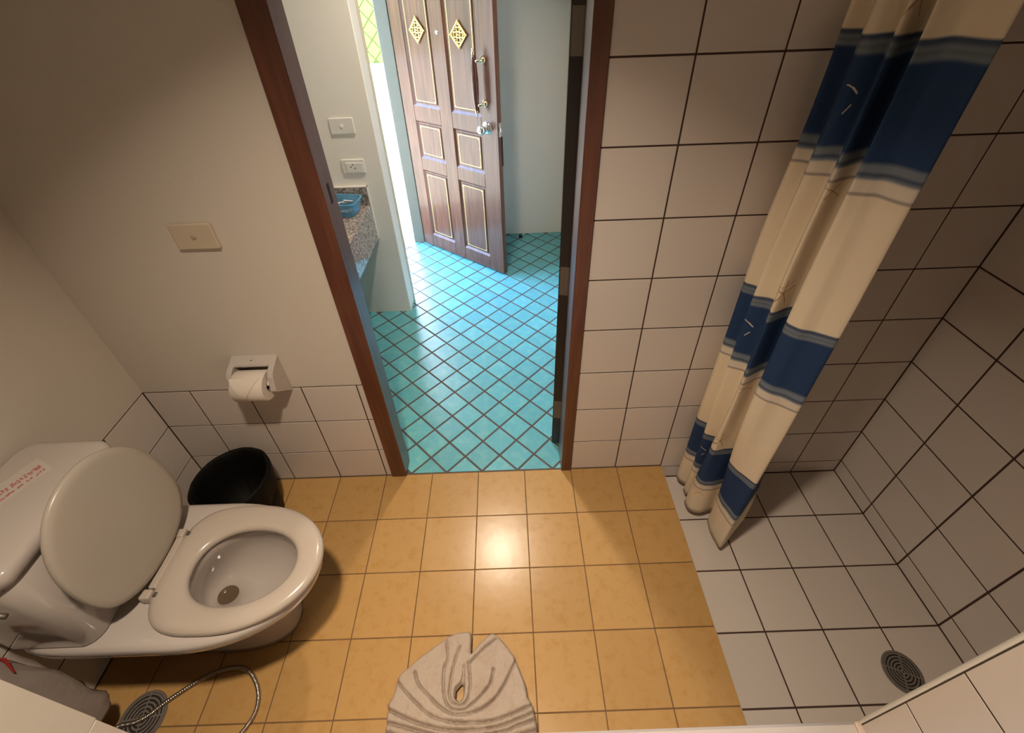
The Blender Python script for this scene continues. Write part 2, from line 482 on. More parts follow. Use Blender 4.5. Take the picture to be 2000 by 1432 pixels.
# ------------------------------------------------------------------ outside
tag(obj('ground', newbox(-16, -1.055, -6, 9.0, -0.15, -0.004), TERRACE), kind='structure', label='pale sunlit terrace outside the front door')
bm = bmesh.new(); box(bm, -9.0, 3.0, 8.82, 9.1, -0.1, 0.30, 0.02); box(bm, -9.0, -8.7, -6, 8.82, -0.1, 0.30, 0.02)
tag(obj('kerb', bm, KERBM), kind='structure', label='white kerb around the terrace')
wg = tag(obj('wall_garden', newbox(-9.5, 3.0, 9.12, 9.4, 0.0, 2.6), LIMEG), kind='structure', label='lime yellow garden wall with diamond tiles')
dm = None
for i in range(-26, 16):
    for j in range(0, 13):
        if (i + j) % 2: continue
        x, z = -2.6 + 0.19 * i * 0.8, 0.36 + 0.17 * j
        if not (-6.0 < x < -0.6): continue
        if dm is None:
            bm = bmesh.new()
            loft(bm, [[(0.146, 0.02, 0), (0, 0.02, 0.164), (-0.146, 0.02, 0), (0, 0.02, -0.164)], [(0.146, -0.012, 0), (0, -0.012, 0.164), (-0.146, -0.012, 0), (0, -0.012, -0.164)],
                      [(0.136, -0.02, 0), (0, -0.02, 0.153), (-0.136, -0.02, 0), (0, -0.02, -0.153)]])
            bmesh.ops.recalc_face_normals(bm, faces=bm.faces)
            dm = bpy.data.meshes.new('diamond'); bm.to_mesh(dm); bm.free(); dm.materials.append(LIME)
        obj('tile', dm, None, wg, (x, 9.12, z))
tag(obj('wall_reflected_lime', newbox(-9.4, -9.1, -6, 9.1, 0.0, 2.4), LIME), kind='structure', label='unseen lime yellow wall added for the front door to reflect')  # out of view, added so the front door reflects yellow-green

# ------------------------------------------------------------------ bathroom door: frame, leaf, hinges
d1 = empty('door_1', (0, 0, 0)); tag(d1, kind='structure', label='bathroom doorway with red brown frame and dark open door')
obj('jamb', newbox(DX0, -0.711, -0.010, 0.073, 0.0, DZ, 0.002), FRAMEW, d1)
obj('jamb', newbox(-0.042, DX1, -0.010, 0.095, 0.0, DZ, 0.002), FRAMEW, d1)
obj('head', newbox(-0.711, -0.042, -0.010, 0.095, 2.0, DZ, 0.002), FRAMEW, d1)
obj('stop', newbox(DX0, -0.730, 0.073, 0.106, 0.0, DZ, 0.002), FRAMEW, d1)
obj('strike_hole', newbox(-0.7115, -0.7103, 0.026, 0.040, 1.245, 1.300), DARK, d1)
leaf = obj('leaf', newbox(-0.0175, 0.0175, 0.0, 0.66, 0.012, 1.99, 0.002), DARKDOOR, d1, (-0.0535, 0.125, 0))
leaf.rotation_euler = (0, 0, math.radians(-10))
for za, zb in ((1.564, 1.668), (0.842, 0.955), (0.190, 0.296)):
    bm = newbox(-0.014, 0.0165, -0.0016, 0.002, za, zb)
    cyl(bm, (0.019, -0.004, za), (0.019, -0.004, zb), 0.005, n=10)
    for zz in (0.2, 0.5, 0.8): cyl(bm, (0.0, -0.003, za + (zb - za) * zz), (0.0, -0.001, za + (zb - za) * zz), 0.0035, n=8)
    h = obj('hinge', bm, STEEL, leaf)

# ------------------------------------------------------------------ front door: local frame u along the leaf, v = depth (front face v=0), z up
u2 = np.array([0.773, -0.634])
d2 = empty('door_2', (-0.8985, 2.0715, 0.0), math.atan2(u2[1], u2[0]))
tag(d2, kind='structure', label='carved wooden front door standing open with gold lined panels')
DW, DH, DT = 0.812, 2.0, 0.036
def dpart(name, bm, m_, parent=None, smooth=False):
    o = obj(name, bm, m_, d2 if parent is None else parent, smooth=smooth); return o
ZB = 0.012
for a, b in ((0.0, 0.105), (0.345, 0.448), (0.688, DW)):
    dpart('stile', newbox(a, b, 0.0, DT, ZB, DH, 0.002), DOORW)
for ca, cb in ((0.105, 0.345), (0.448, 0.688)):
    for a, b in ((ZB, 0.112), (0.625, 0.712), (0.957, 1.052), (1.90, DH)):
        dpart('rail', newbox(ca, cb, 0.0003, DT - 0.0003, a, b, 0.002), DOORW)
    for a, b in ((0.112, 0.625), (0.712, 0.957), (1.052, 1.90)):
        bm = newbox(ca, cb, 0.013, DT - 0.006, a, b)
        # moulded edge sloping from the frame to the raised field
        def rect(x0, x1, z0, z1, v): return [(x0, v, z0), (x1, v, z0), (x1, v, z1), (x0, v, z1)]
        loft(bm, [rect(ca, ca + 0 * 1 + (cb - ca), a, b, 0.003), rect(ca + 0.012, cb - 0.012, a + 0.012, b - 0.012, 0.012),
                  rect(ca + 0.020, cb - 0.020, a + 0.020, b - 0.020, 0.012), rect(ca + 0.024, cb - 0.024, a + 0.024, b - 0.024, 0.006)], False, True)
        pn = dpart('panel', bm, DOORW)
        # gold line with stepped corners
        g = bmesh.new(); e0, w = 0.030, 0.0038
        x0, x1, z0, z1 = ca + e0, cb - e0, a + e0, b - e0
        for s in ((x0, x1, z0, z0 + w), (x0, x1, z1 - w, z1), (x0, x0 + w, z0, z1), (x1 - w, x1, z0, z1)):
            box(g, s[0], s[1], 0.0048, 0.0062, s[2], s[3])
        for sx in (x0, x1):
            for sz in (z0, z1):
                qx = 0.011 if sx == x0 else -0.011; qz = 0.011 if sz == z0 else -0.011
                box(g, min(sx, sx + qx), max(sx, sx + qx), 0.0044, 0.0062, min(sz, sz + qz), max(sz, sz + qz))
        obj('gold_line', g, GOLD, pn)
def ornament(cu, cz):
    bm = bmesh.new(); hw, hh = 0.066, 0.071
    P4 = [(hw, 0), (0, hh), (-hw, 0), (0, -hh)]
    for k in range(4):
        a, b = P4[k], P4[(k + 1) % 4]
        tube(bm, [(cu + a[0] * 0.86, -0.002, cz + a[1] * 0.86), (cu + b[0] * 0.86, -0.002, cz + b[1] * 0.86)], 0.0055, 6)
        t = 1.0
        tube(bm, [(cu + a[0] * 0.80, -0.002, cz + a[1] * 0.80), (cu + a[0] * 1.0, -0.002, cz + a[1] * 1.0)], 0.006, 6, radii=[0.0085, 0.002])
    for i in range(-2, 3):
        for j in range(-2, 3):
            if abs(i) + abs(j) > 2: continue
            r = 0.0125 if (i or j) else 0.016
            c = (cu + i * 0.0215, cz + j * 0.0235)
            tube(bm, [(c[0] + r * math.cos(2 * PI * k / 12), -0.002, c[1] + r * math.sin(2 * PI * k / 12)) for k in range(12)], 0.0024, 6, closed=True)
            if (i + j) % 2 == 0: bmesh.ops.create_icosphere(bm, subdivisions=1, radius=0.0042, matrix=Matrix.Translation((c[0], -0.003, c[1])))
    box(bm, cu - 0.004, cu + 0.004, -0.004, 0.007, cz - 0.004, cz + 0.004)
    return dpart('ornament', bm, GOLD)
ornament(0.231, 1.472); ornament(0.561, 1.462)
bm = bmesh.new(); lathe(bm, [(0.0, -0.008), (0.006, -0.008), (0.011, -0.005), (0.0125, 0.0)], (0.397, 0, 1.467), 'Y', 18)
dpart('peephole', bm, CHROME, smooth=True)
ph = dpart('pull_handle', tube(bmesh.new(), [(0.703 + 0.002, -0.052, z) for z in np.linspace(1.095, 1.385, 15)], 0.01, 12,
     radii=[0.007, 0.011, 0.014, 0.017, 0.0185, 0.0195, 0.020, 0.020, 0.020, 0.0195, 0.0185, 0.017, 0.014, 0.011, 0.007]), GRIPW, smooth=True)
for zc_, s in ((1.352, 1), (1.132, -1)):
    bm = bmesh.new(); lathe(bm, [(0.0, -0.058), (0.007, -0.058), (0.007, -0.02), (0.017, -0.012), (0.022, -0.004), (0.022, 0.0)], (0.726, 0, zc_), 'Y', 18)
    obj('mount', bm, BRASS, ph, smooth=True)
    bm = bmesh.new(); z1 = zc_ + s * 0.032
    lathe(bm, [(0.0, -0.030), (0.006, -0.026), (0.004, -0.016), (0.009, -0.010), (0.010, 0.0), (0.006, 0.006)], (0.705, -0.052, z1 + s * 0.0), 'Z', 14)
    if s > 0:
        for v in bm.verts: v.co.z = 2 * z1 - v.co.z
    obj('finial', bm, BRASS, ph, smooth=True)
kn = dpart('door_knob', lathe(bmesh.new(), [(0.0, -0.066), (0.014, -0.066), (0.022, -0.062), (0.027, -0.052), (0.025, -0.04), (0.014, -0.03), (0.012, -0.016), (0.026, -0.010), (0.036, -0.004), (0.037, 0.0)], (0.726, 0, 0.997), 'Y', 28), CHROME, smooth=True)
obj('keyhole', lathe(bmesh.new(), [(0.0, -0.0675), (0.006, -0.0675), (0.0065, -0.066)], (0.726, 0, 0.997), 'Y', 14), STEEL, kn)
kn2 = dpart('latch_plate', newbox(DW - 0.0008, DW + 0.0018, 0.006, 0.030, 0.955, 1.035), CHROME)
obj('latch_bolt', newbox(DW, DW + 0.014, 0.012, 0.024, 0.985, 1.008, 0.003), CHROME, kn2)
dpart('door_seal', newbox(DW - 0.001, DW + 0.004, 0.026, 0.036, 0.78, 0.955), DARKDOOR)
# frame of the front door
d2f = empty('door_3', (0, 0, 0)); tag(d2f, kind='structure', label='painted frame of the front door opening')
obj('jamb', newbox(-0.985, -0.905, 2.088, 2.182, 0.0, 2.07, 0.003), FRAMEGREY, d2f)
obj('jamb', newbox(-0.955, -0.868, 1.290, 1.312, 0.0, 2.07, 0.003), CREAMF, d2f)
obj('head', newbox(-0.985, -0.905, 1.312, 2.088, 2.01, 2.07, 0.003), FRAMEGREY, d2f)
bm = newbox(-0.895, -0.882, 1.31, 1.319, 0.945, 0.985, 0.001); obj('strike_plate', bm, STEEL, d2f)
bm = bmesh.new(); tube(bm, [(-0.885, 1.322 + 0.011 * math.cos(t), 0.776 + 0.014 * math.sin(t)) for t in np.linspace(0, 2 * PI, 16)[:-1]], 0.0025, 6, closed=True)
obj('hook_ring', bm, STEEL, d2f)
ds = empty('door_stop', (-0.131, 2.11, 0)); tag(ds, 'small dark rubber door stop on the hall floor by the far wall', 'door stop')
obj('rubber_block', newbox(-0.014, 0.014, -0.012, 0.012, 0.003, 0.03, 0.004), DARKDOOR, ds)
obj('base_plate', newbox(-0.017, 0.017, -0.016, 0.016, 0.0002, 0.003), STEEL, ds)

# ------------------------------------------------------------------ ceiling lamps (their light sits with them)
def downlight(name, x, y, watt, col, spread, label, size):
    e = empty(name, (x, y, ZC)); tag(e, label, 'ceiling light', 'recessed ceiling lights')
    bm = bmesh.new(); lathe(bm, [(0.055, -0.001), (0.075, -0.008), (0.08, -0.006), (0.08, 0.0)], n=32)
    obj('rim', bm, CHROME, e, smooth=True)
    bm = bmesh.new(); lathe(bm, [(0.0, -0.002), (0.055, -0.002)], n=32)
    obj('diffuser', bm, mat(name + '_glow', (0.9, 0.9, 0.9), 0.5, emit=(col, 8.0)), e)
    L = bpy.data.lights.new(name + '_light', 'AREA'); L.shape = 'DISK'; L.size = size; L.energy = watt; L.color = col
    L.spread = math.radians(spread)
    lo = bpy.data.objects.new(name + '_light', L); COL.objects.link(lo); lo.parent = e; lo.location = (0, 0, -0.012)
WARM = (1.0, 0.82, 0.63)
downlight('downlight', -0.46, -0.87, BATH_W, WARM, 101, 'recessed warm ceiling light over the bathtub', 0.11)
downlight('downlight', -0.40, 0.75, HALL_W, WARM, 125, 'recessed warm ceiling light in the hall', 0.11)

# ------------------------------------------------------------------ bathtub
tub = empty('bathtub', (-0.27, -1.30, 0)); tag(tub, 'white built-in bathtub rim between the two alcove walls', 'bathtub')
bx0, bx1, by0, by1 = AX0 + 0.001, AX1 - 0.001, AY + 0.001, YB - 0.001
bm = bmesh.new()
loft(bm, [rrect(bx0, bx1, by0, by1, 0.004, 0.0), rrect(bx0, bx1, by0, by1, 0.004, 0.346), rrect(bx0 + 0.004, bx1 - 0.004, by0 + 0.004, by1 - 0.006, 0.006, 0.354),
          rrect(bx0 + 0.06, bx1 - 0.06, by0 + 0.05, by1 - 0.055, 0.1, 0.354), rrect(bx0 + 0.075, bx1 - 0.075, by0 + 0.06, by1 - 0.068, 0.11, 0.335),
          rrect(bx0 + 0.16, bx1 - 0.16, by0 + 0.11, by1 - 0.12, 0.14, 0.08), rrect(bx0 + 0.24, bx1 - 0.24, by0 + 0.17, by1 - 0.18, 0.12, 0.05)], True, True)
o = obj('tub_shell', bm, TUBM, tub); o.location = (0.27, 1.30, 0)
bm = bmesh.new(); box(bm, AX1 - 0.014, AX1 + 0.001, YB - 0.12, YB - 0.002, 0.346, 0.362, 0.004, 2)
o = obj('corner_fillet', bm, mat('peach_lit_corner', (0.66, 0.53, 0.44), 0.5), tub); o.location = (0.27, 1.30, 0)  # peach tint puts the pinkish light on this corner into the colour

# ------------------------------------------------------------------ toilet
YT = -0.532
toilet = empty('toilet', (-1.2, YT, 0)); tag(toilet, 'white ceramic toilet with its lid raised, beside the black bin', 'toilet')
def tpart(name, bm, m_, parent=None, smooth=True):
    o = obj(name, bm, m_, toilet if parent is None else parent, smooth=smooth)
    if parent is None: o.location = (1.2, -YT, 0)
    return o
def egg(xb, xf, xm, hw, z, nb=6.0, nf=2.15, yc=YT, N=72):
    o = []
    for k in range(N):
        t = 2 * PI * k / N
        c, s = math.cos(t), math.sin(t)
        n_ = nf if c >= 0 else nb
        x = xm + ((xf - xm) if c >= 0 else (xm - xb)) * math.copysign(abs(c) ** (2 / n_), c)
        # blend of exponents for the side so that front and rear meet smoothly
        y = yc + hw * math.copysign(abs(s) ** (2 / n_), s)
        o.append((x, y, z))
    return o
bm = bmesh.new()
rings = [egg(-1.50, -0.985, -1.2, 0.092, 0.0, 5, 2.4), egg(-1.50, -0.980, -1.2, 0.092, 0.03, 5, 2.4), egg(-1.50, -0.985, -1.2, 0.086, 0.12, 5, 2.3), egg(-1.50, -0.965, -1.18, 0.098, 0.19, 5, 2.2),
         egg(-1.51, -0.915, -1.16, 0.130, 0.265, 5, 2.15), egg(-1.525, -0.855, -1.15, 0.168, 0.325, 6, 2.1), egg(-1.54, -0.826, -1.15, 0.190, 0.350, 7, 2.1), egg(-1.545, -0.817, -1.15, 0.196, 0.362, 8, 2.1),
         egg(-1.545, -0.815, -1.15, 0.197, 0.388, 8, 2.1), egg(-1.543, -0.819, -1.15, 0.193, 0.398, 8, 2.1), egg(-1.53, -0.832, -1.15, 0.180, 0.402, 7, 2.1),
         egg(-1.175, -0.865, -1.03, 0.118, 0.402, 2.0, 2.0, YT - 0.005), egg(-1.17, -0.870, -1.03, 0.110, 0.392, 2.0, 2.0, YT - 0.005),
         egg(-1.18, -0.868, -1.04, 0.116, 0.35, 2.0, 2.0, YT - 0.005), egg(-1.20, -0.895, -1.06, 0.105, 0.29, 2.0, 2.0, YT), egg(-1.21, -0.96, -1.10, 0.082, 0.235, 2, 2, YT),
         egg(-1.205, -1.06, -1.14, 0.050, 0.20, 2, 2, YT + 0.004), egg(-1.195, -1.13, -1.165, 0.028, 0.187, 2, 2, YT + 0.008), egg(-1.19, -1.14, -1.165, 0.024, 0.165, 2, 2, YT + 0.008)]
loft(bm, rings, True, True)
bowl = tpart('bowl', bm, CERAMIC)
wbm = bmesh.new(); loft(wbm, [egg(-1.196, -1.128, -1.163, 0.029, 0.186, 2, 2, YT + 0.008, 24), egg(-1.190, -1.134, -1.163, 0.024, 0.1865, 2, 2, YT + 0.008, 24)], False, True)
obj('water', wbm, WATER, bowl)
bm = bmesh.new()
loft(bm, [rrect(-1.562, -1.318, -0.714, -0.350, 0.040, 0.400), rrect(-1.562, -1.312, -0.716, -0.348, 0.042, 0.408), rrect(-1.562, -1.318, -0.716, -0.350, 0.042, 0.56), rrect(-1.562, -1.324, -0.716, -0.352, 0.042, 0.716), rrect(-1.559, -1.327, -0.713, -0.355, 0.040, 0.7195)])
tank = tpart('tank', bm, CERAMIC)
bm = bmesh.new()
loft(bm, [rrect(-1.560, -1.322, -0.717, -0.353, 0.042, 0.7220), rrect(-1.5625, -1.316, -0.722, -0.349, 0.046, 0.7255), rrect(-1.5625, -1.316, -0.722, -0.349, 0.046, 0.748), rrect(-1.561, -1.320, -0.719, -0.352, 0.044, 0.757),
          rrect(-1.556, -1.328, -0.712, -0.359, 0.040, 0.7625), rrect(-1.546, -1.340, -0.700, -0.371, 0.034, 0.765)])
tlid = tpart('tank_lid', bm, CERAMIC)
obj('lid_gap_shade', newbox(-1.555, -1.334, -0.706, -0.362, 0.718, 0.7235), DARK, tank)  # dark slab standing in for the shade in the gap under the lid
# printed sticker on the tank lid: two rows of small illegible red characters
SP, SD, SN = np.array((-1.440, -0.425)), np.array((-0.434, -0.900)), np.array((0.900, -0.434))
def strip(bm, s0, s1, t0, t1, z0, z1):
    q_ = [SP + SD * a_ + SN * b_ for a_, b_ in ((s0, t0), (s1, t0), (s1, t1), (s0, t1))]
    loft(bm, [[(p[0], p[1], z0) for p in q_], [(p[0], p[1], z1) for p in q_]])
bm = bmesh.new(); strip(bm, 0.0, 0.205, -0.040, 0.032, 0.7645, 0.7653)
st = obj('sticker', bm, LABELP, tlid)
bm = bmesh.new(); rnd = random.Random(3)
for t0, hgt, s_end in ((-0.016, 0.020, 0.195), (0.010, 0.011, 0.185)):
    q0 = 0.010
    while q0 < s_end:
        w = rnd.uniform(0.0035, 0.0065)
        for k in range(rnd.choice((2, 2, 3))):
            a_ = q0 + w * k / 2
            lo, hi = sorted((rnd.uniform(0.0, 0.5), rnd.uniform(0.6, 1.0)))
            strip(bm, a_, a_ + 0.0012, t0 + lo * hgt, t0 + hi * hgt, 0.7652, 0.7656)
        k = rnd.random(); strip(bm, q0, q0 + w, t0 + k * hgt * 0.9, t0 + k * hgt * 0.9 + 0.0013, 0.7652, 0.7656)
        q0 += w + (0.006 if rnd.random() < 0.12 else 0.0022)
tag(obj('red_lettering', bm, RED, st), label='two rows of small red print')
bm = bmesh.new(); cyl(bm, (-1.40, -0.7155, 0.668), (-1.40, -0.728, 0.668), 0.014, n=16); tube(bm, [(-1.40, -0.730, 0.668), (-1.375, -0.733, 0.668), (-1.345, -0.733, 0.662)], 0.006, 8)
obj('flush_lever', bm, STEEL, tank, smooth=True)
# seat ring
bm = bmesh.new()
O = lambda d, z: egg(-1.238 + d, -0.800 - d, -1.055, 0.172 - d, z, 3.2, 2.05, YT)
I = lambda d, z: egg(-1.160 - d, -0.872 + d, -1.025, 0.101 + d, z, 2.2, 2.05, YT - 0.007)
seq = [O(0.004, 0.405), O(0.0, 0.410), O(0.0, 0.418), O(0.004, 0.424), O(0.014, 0.428), O(0.03, 0.430), I(0.022, 0.429), I(0.010, 0.426), I(0.003, 0.421), I(0.0, 0.413), I(0.003, 0.405)]
loft(bm, seq, False, False)
R0 = len(bm.verts)
bm.verts.ensure_lookup_table()
n = 72
for i in range(n):
    j = (i + 1) % n
    bm.faces.new((bm.verts[R0 - n + i], bm.verts[R0 - n + j], bm.verts[j], bm.verts[i]))
seat = tpart('seat', bm, SEATP)
# hinge bar and lugs
bm = bmesh.new(); box(bm, -1.250, -1.228, YT - 0.062, YT + 0.078, 0.412, 0.430, 0.004, 2)
obj('hinge_bar', bm, SEATP, seat, smooth=False)
for s in (-0.078, 0.086):
    bm = newbox(-1.258, -1.228, YT + s - 0.013, YT + s + 0.013, 0.4025, 0.436, 0.006, 2)
    obj('hinge', bm, SEATP, seat)
    bm = newbox(-1.224, -1.214, YT + s - 0.006, YT + s + 0.006, 0.4025, 0.432, 0.002)
    obj('hinge_gap', bm, STEEL, seat)
# raised lid: oval plate leaning back on the tank
bm = bmesh.new(); rings = []
th = math.radians(2.6)
for d, off in ((0.006, 0.0), (0.001, 0.004), (0.0, 0.010), (0.004, 0.016), (0.02, 0.019), (0.06, 0.0205)):
    ring = []
    for k in range(72):
        t = 2 * PI * k / 72; c, s = math.cos(t), math.sin(t)
        hw = 0.171 - d
        if s >= 0: l = 0.19 + (0.412 - 0.19 - d) * abs(s) ** (2 / 2.1); w = hw * math.copysign(abs(c) ** (2 / 2.1), c)
        else: l = 0.19 - (0.19 - d) * abs(s) ** (2 / 2.9); w = hw * math.copysign(abs(c) ** (2 / 2.3), c)
        ring.append((-1.258 + off * math.cos(th) - l * math.sin(th), YT + 0.016 + w, 0.434 + l * math.cos(th)))
    rings.append(ring)
loft(bm, rings, True, True)
tag(tpart('seat_lid', bm, LIDP), label='raised oval lid, slightly yellowed')

# ------------------------------------------------------------------ black bin with liner
bn = empty('waste_bin', (-1.290, -0.170, 0)); tag(bn, 'round black waste bin with black liner in the corner by the toilet', 'waste bin')
bm = bmesh.new(); lathe(bm, [(0.0, 0.001), (0.098, 0.001), (0.104, 0.006), (0.130, 0.270), (0.126, 0.270), (0.100, 0.012), (0.0, 0.012)], n=40)
obj('bin_body', bm, BLACKBAG, bn, smooth=True)
bm = bmesh.new(); N = 72; prof = [(0.126, 0.155), (0.131, 0.19), (0.135, 0.235), (0.137, 0.262), (0.136, 0.277), (0.130, 0.281), (0.123, 0.275), (0.116, 0.24), (0.104, 0.17), (0.085, 0.08), (0.0, 0.05)]
rings = []
for k, (r, h) in enumerate(prof):
    ring = []
    for i in range(N):
        t = 2 * PI * i / N
        v = Vector((math.cos(t) * 3, math.sin(t) * 3, h * 12))
        w = mnoise.noise(v * 1.8) * (0.002 if 2 <= k <= 5 else 0.006) * (0 if r == 0 else 1)
        hh = h + (mnoise.noise(v * 1.1 + Vector((5, 0, 0))) * 0.022 if k == 0 else 0)
        ring.append(((r + w) * math.cos(t), (r + w) * math.sin(t), hh))
    rings.append(ring)
loft(bm, rings, False, False)
obj('bin_liner', bm, BLACKBAG, bn, smooth=True)

# ------------------------------------------------------------------ toilet paper holder and roll
hx0, hx1 = -1.186, -1.030
hp = empty('paper_holder', (-1.108, 0, 0.55)); tag(hp, 'white ceramic toilet paper holder on the plaster wall', 'paper holder')
bm = bmesh.new()
prof = [(0.003, 0.550), (-0.030, 0.583), (-0.077, 0.628), (-0.082, 0.638), (-0.068, 0.688), (-0.060, 0.699), (-0.048, 0.707), (0.003, 0.726)]
def cheek(x0, x1):
    f = lambda x, k: [(x, y * (1 - k) + -0.03 * k, z * (1 - k) + 0.645 * k) for y, z in prof]
    loft(bm, [f(x0, 0.03), f(x0 + 0.003, 0.0), f(x1 - 0.003, 0.0), f(x1, 0.03)])
cheek(hx0, hx0 + 0.019); cheek(hx1 - 0.019, hx1)
hood = [(0.003, 0.726), (-0.026, 0.7155), (-0.031, 0.711), (-0.032, 0.705), (-0.027, 0.703), (0.003, 0.708)]
loft(bm, [[(hx0 + 0.010, y, z) for y, z in hood], [(hx1 - 0.010, y, z) for y, z in hood]])
box(bm, hx0 + 0.01, hx1 - 0.01, -0.004, 0.003, 0.553, 0.715)
o = obj('holder_body', bm, CERAMIC, hp); o.location = (1.108, 0, -0.55)
bm = bmesh.new(); cyl(bm, (hx0 + 0.012, -0.064, 0.660), (hx1 - 0.012, -0.064, 0.660), 0.0105, n=16)
o = obj('roller_bar', bm, WHITEP, hp, smooth=True); o.location = (1.108, 0, -0.55)
o = obj('maker_mark', newbox(-1.116, -1.108, -0.0165, -0.0145, 0.7185, 0.7200), DARK, hp); o.location = (1.108, 0, -0.55)
pr = empty('toilet_paper_roll', (-1.108, -0.064, 0.650)); tag(pr, 'white toilet paper roll with its end folded to a point', 'toilet paper')
bm = bmesh.new(); lathe(bm, [(0.021, -0.054), (0.049, -0.054), (0.052, -0.051), (0.052, 0.051), (0.049, 0.054), (0.021, 0.054)], axis='X', n=40)
obj('paper', bm, PAPER, pr, smooth=False)
for p in pr.children[0].data.polygons: p.use_smooth = abs(p.normal.x) < 0.3
bm = bmesh.new(); lathe(bm, [(0.021, 0.0545), (0.0195, 0.0545), (0.0195, -0.0545), (0.021, -0.0545)], axis='X', n=28); obj('core', bm, CARD, pr, smooth=True)
bm = bmesh.new()          # folded end: triangle wrapped on the front of the roll, tip downwards
NR = 12; rows = []
for i in range(NR + 1):
    f = i / NR; a = math.radians(78 - 78 * f - 8)       # from the top of the roll towards the front
    hw = 0.050 * (1 - f) + 0.001; row = []
    for s in (-1, -0.5, 0, 0.5, 1):
        row.append(bm.verts.new((-0.006 + s * hw, -0.0532 * math.cos(a), 0.0532 * math.sin(a))))
    rows.append(row)
for a, b in zip(rows, rows[1:]):
    for k in range(4): bm.faces.new((a[k], a[k + 1], b[k + 1], b[k]))
o = obj('folded_end', bm, PAPER, pr); sm = o.modifiers.new('thick', 'SOLIDIFY'); sm.thickness = 0.0012; sm.offset = 1

# ------------------------------------------------------------------ wall plates
def plate(name, x, y, z, w, h, m_, label, cat, parts):
    e = empty(name, (x, y, z)); tag(e, label, cat)
    obj('cover', newbox(-w / 2, w / 2, -0.008, 0.0035, -h / 2, h / 2, 0.003, 2), m_, e)
    for nm, bm, mm in parts: obj(nm, bm, mm, e)
    return e
bm = bmesh.new(); lathe(bm, [(0.0, -0.0105), (0.006, -0.0105), (0.0075, -0.008)], axis='Y', n=16)
plate('blank_wall_plate', -1.099, 0.0, 1.178, 0.116, 0.077, BEIGEP, 'beige blank wall plate on the plaster above the paper holder', 'wall plate',
      [('centre_boss', bm, mat('aged_boss', (0.40, 0.32, 0.22), 0.5))])
bm = bmesh.new(); lathe(bm, [(0.0, -0.011), (0.007, -0.011), (0.009, -0.008)], axis='Y', n=16)
plate('light_switch', -1.028, 1.18, 1.150, 0.117, 0.076, WHITEP, 'white light switch plate with a small round button in the hall', 'light switch', [('button', bm, mat('white_button', (0.85, 0.85, 0.82), 0.3))])
sk = []
for dx, dz in ((0.0, 0.010), (-0.011, -0.001), (0.009, -0.008)):
    bm = bmesh.new(); lathe(bm, [(0.0, -0.0083), (0.0034, -0.0083), (0.0036, -0.0070)], (dx, 0, dz), axis='Y', n=10); sk.append(('pin_hole', bm, DARK))
bm = newbox(-0.036, 0.052, -0.0115, -0.007, -0.031, 0.020, 0.002); sk.insert(0, ('insert', bm, WHITEP))
for i in range(1, 4):
    for v in sk[i][1].verts: v.co.y -= 0.0036
plate('power_socket', -1.020, 1.18, 0.950, 0.117, 0.073, WHITEP, 'white power socket just above the granite splashback', 'power socket', sk)

# ------------------------------------------------------------------ vanity counter with basket
vc = empty('vanity_counter', (-1.28, 0.64, 0.0)); tag(vc, 'polished speckled granite vanity counter in the hall', 'counter')
def vp(nm, bm, m_):
    o = obj(nm, bm, m_, vc); o.location = (1.28, -0.64, 0); return o
vp('worktop', newbox(-1.598, -0.975, 0.108, 1.178, 0.715, 0.740, 0.002), GRANITE)
vp('front_apron', newbox(-0.997, -0.9755, 0.108, 1.178, 0.535, 0.7148, 0.001), GRANITE)
vp('splashback', newbox(-1.598, -0.976, 1.163, 1.1795, 0.7402, 0.842, 0.001), GRANITE)
bm = newbox(-1.598, -0.972, 1.162, 1.1798, 0.842, 0.846); box(bm, -0.976, -0.972, 1.164, 1.1798, 0.535, 0.846)
vp('caulk_line', bm, CAULK)
bk = empty('blue_basket', (-1.10, 1.075, 0.7405), math.radians(-8)); tag(bk, 'light blue plastic basket on the granite counter holding sachets', 'basket')
def rr(hw, hd, r, z): return rrect(-hw, hw, -hd, hd, r, z, 5)
bm = bmesh.new()
loft(bm, [rr(0.082, 0.052, 0.02, 0.003), rr(0.098, 0.068, 0.03, 0.070), rr(0.104, 0.074, 0.033, 0.071), rr(0.104, 0.074, 0.033, 0.075), rr(0.095, 0.065, 0.03, 0.075), rr(0.079, 0.049, 0.02, 0.006)], False, True)
bm2 = bm
loft(bm, [rr(0.082, 0.052, 0.02, 0.003), rr(0.08, 0.05, 0.02, 0.0005)], False, True)
obj('basket_tub', bm, BLUEP, bk)
for i, (sx, sy, rz, tl) in enumerate(((-0.022, -0.012, 0.25, 58), (0.008, 0.002, -0.2, 66), (0.040, 0.016, 0.15, 60), (-0.035, -0.008, 0.5, 20), (0.030, -0.012, -0.3, 14))):
    s = obj('sachet', newbox(-0.024, 0.024, -0.0035, 0.0035, -0.03, 0.03, 0.003), SACHET)
    s.location = (-1.10 + sx, 1.075 + sy, 0.7405 + (0.056 if i < 3 else 0.018)); s.rotation_euler = (math.radians(tl), 0.2 * (-1) ** i, rz) if i < 3 else (math.radians(80 + i), 0, rz)
    tag(s, 'white sachet standing up against the others in the blue basket' if i < 3 else 'white sachet lying flat on the bottom of the blue basket', 'sachet', 'upright sachets in the blue basket' if i < 3 else 'flat sachets in the blue basket')
    p = obj('print', newbox(-0.012, 0.012, -0.0042, -0.0034, -0.004, 0.004), mat('grey_print_%d' % i, (0.25, 0.2, 0.3), 0.5), s)

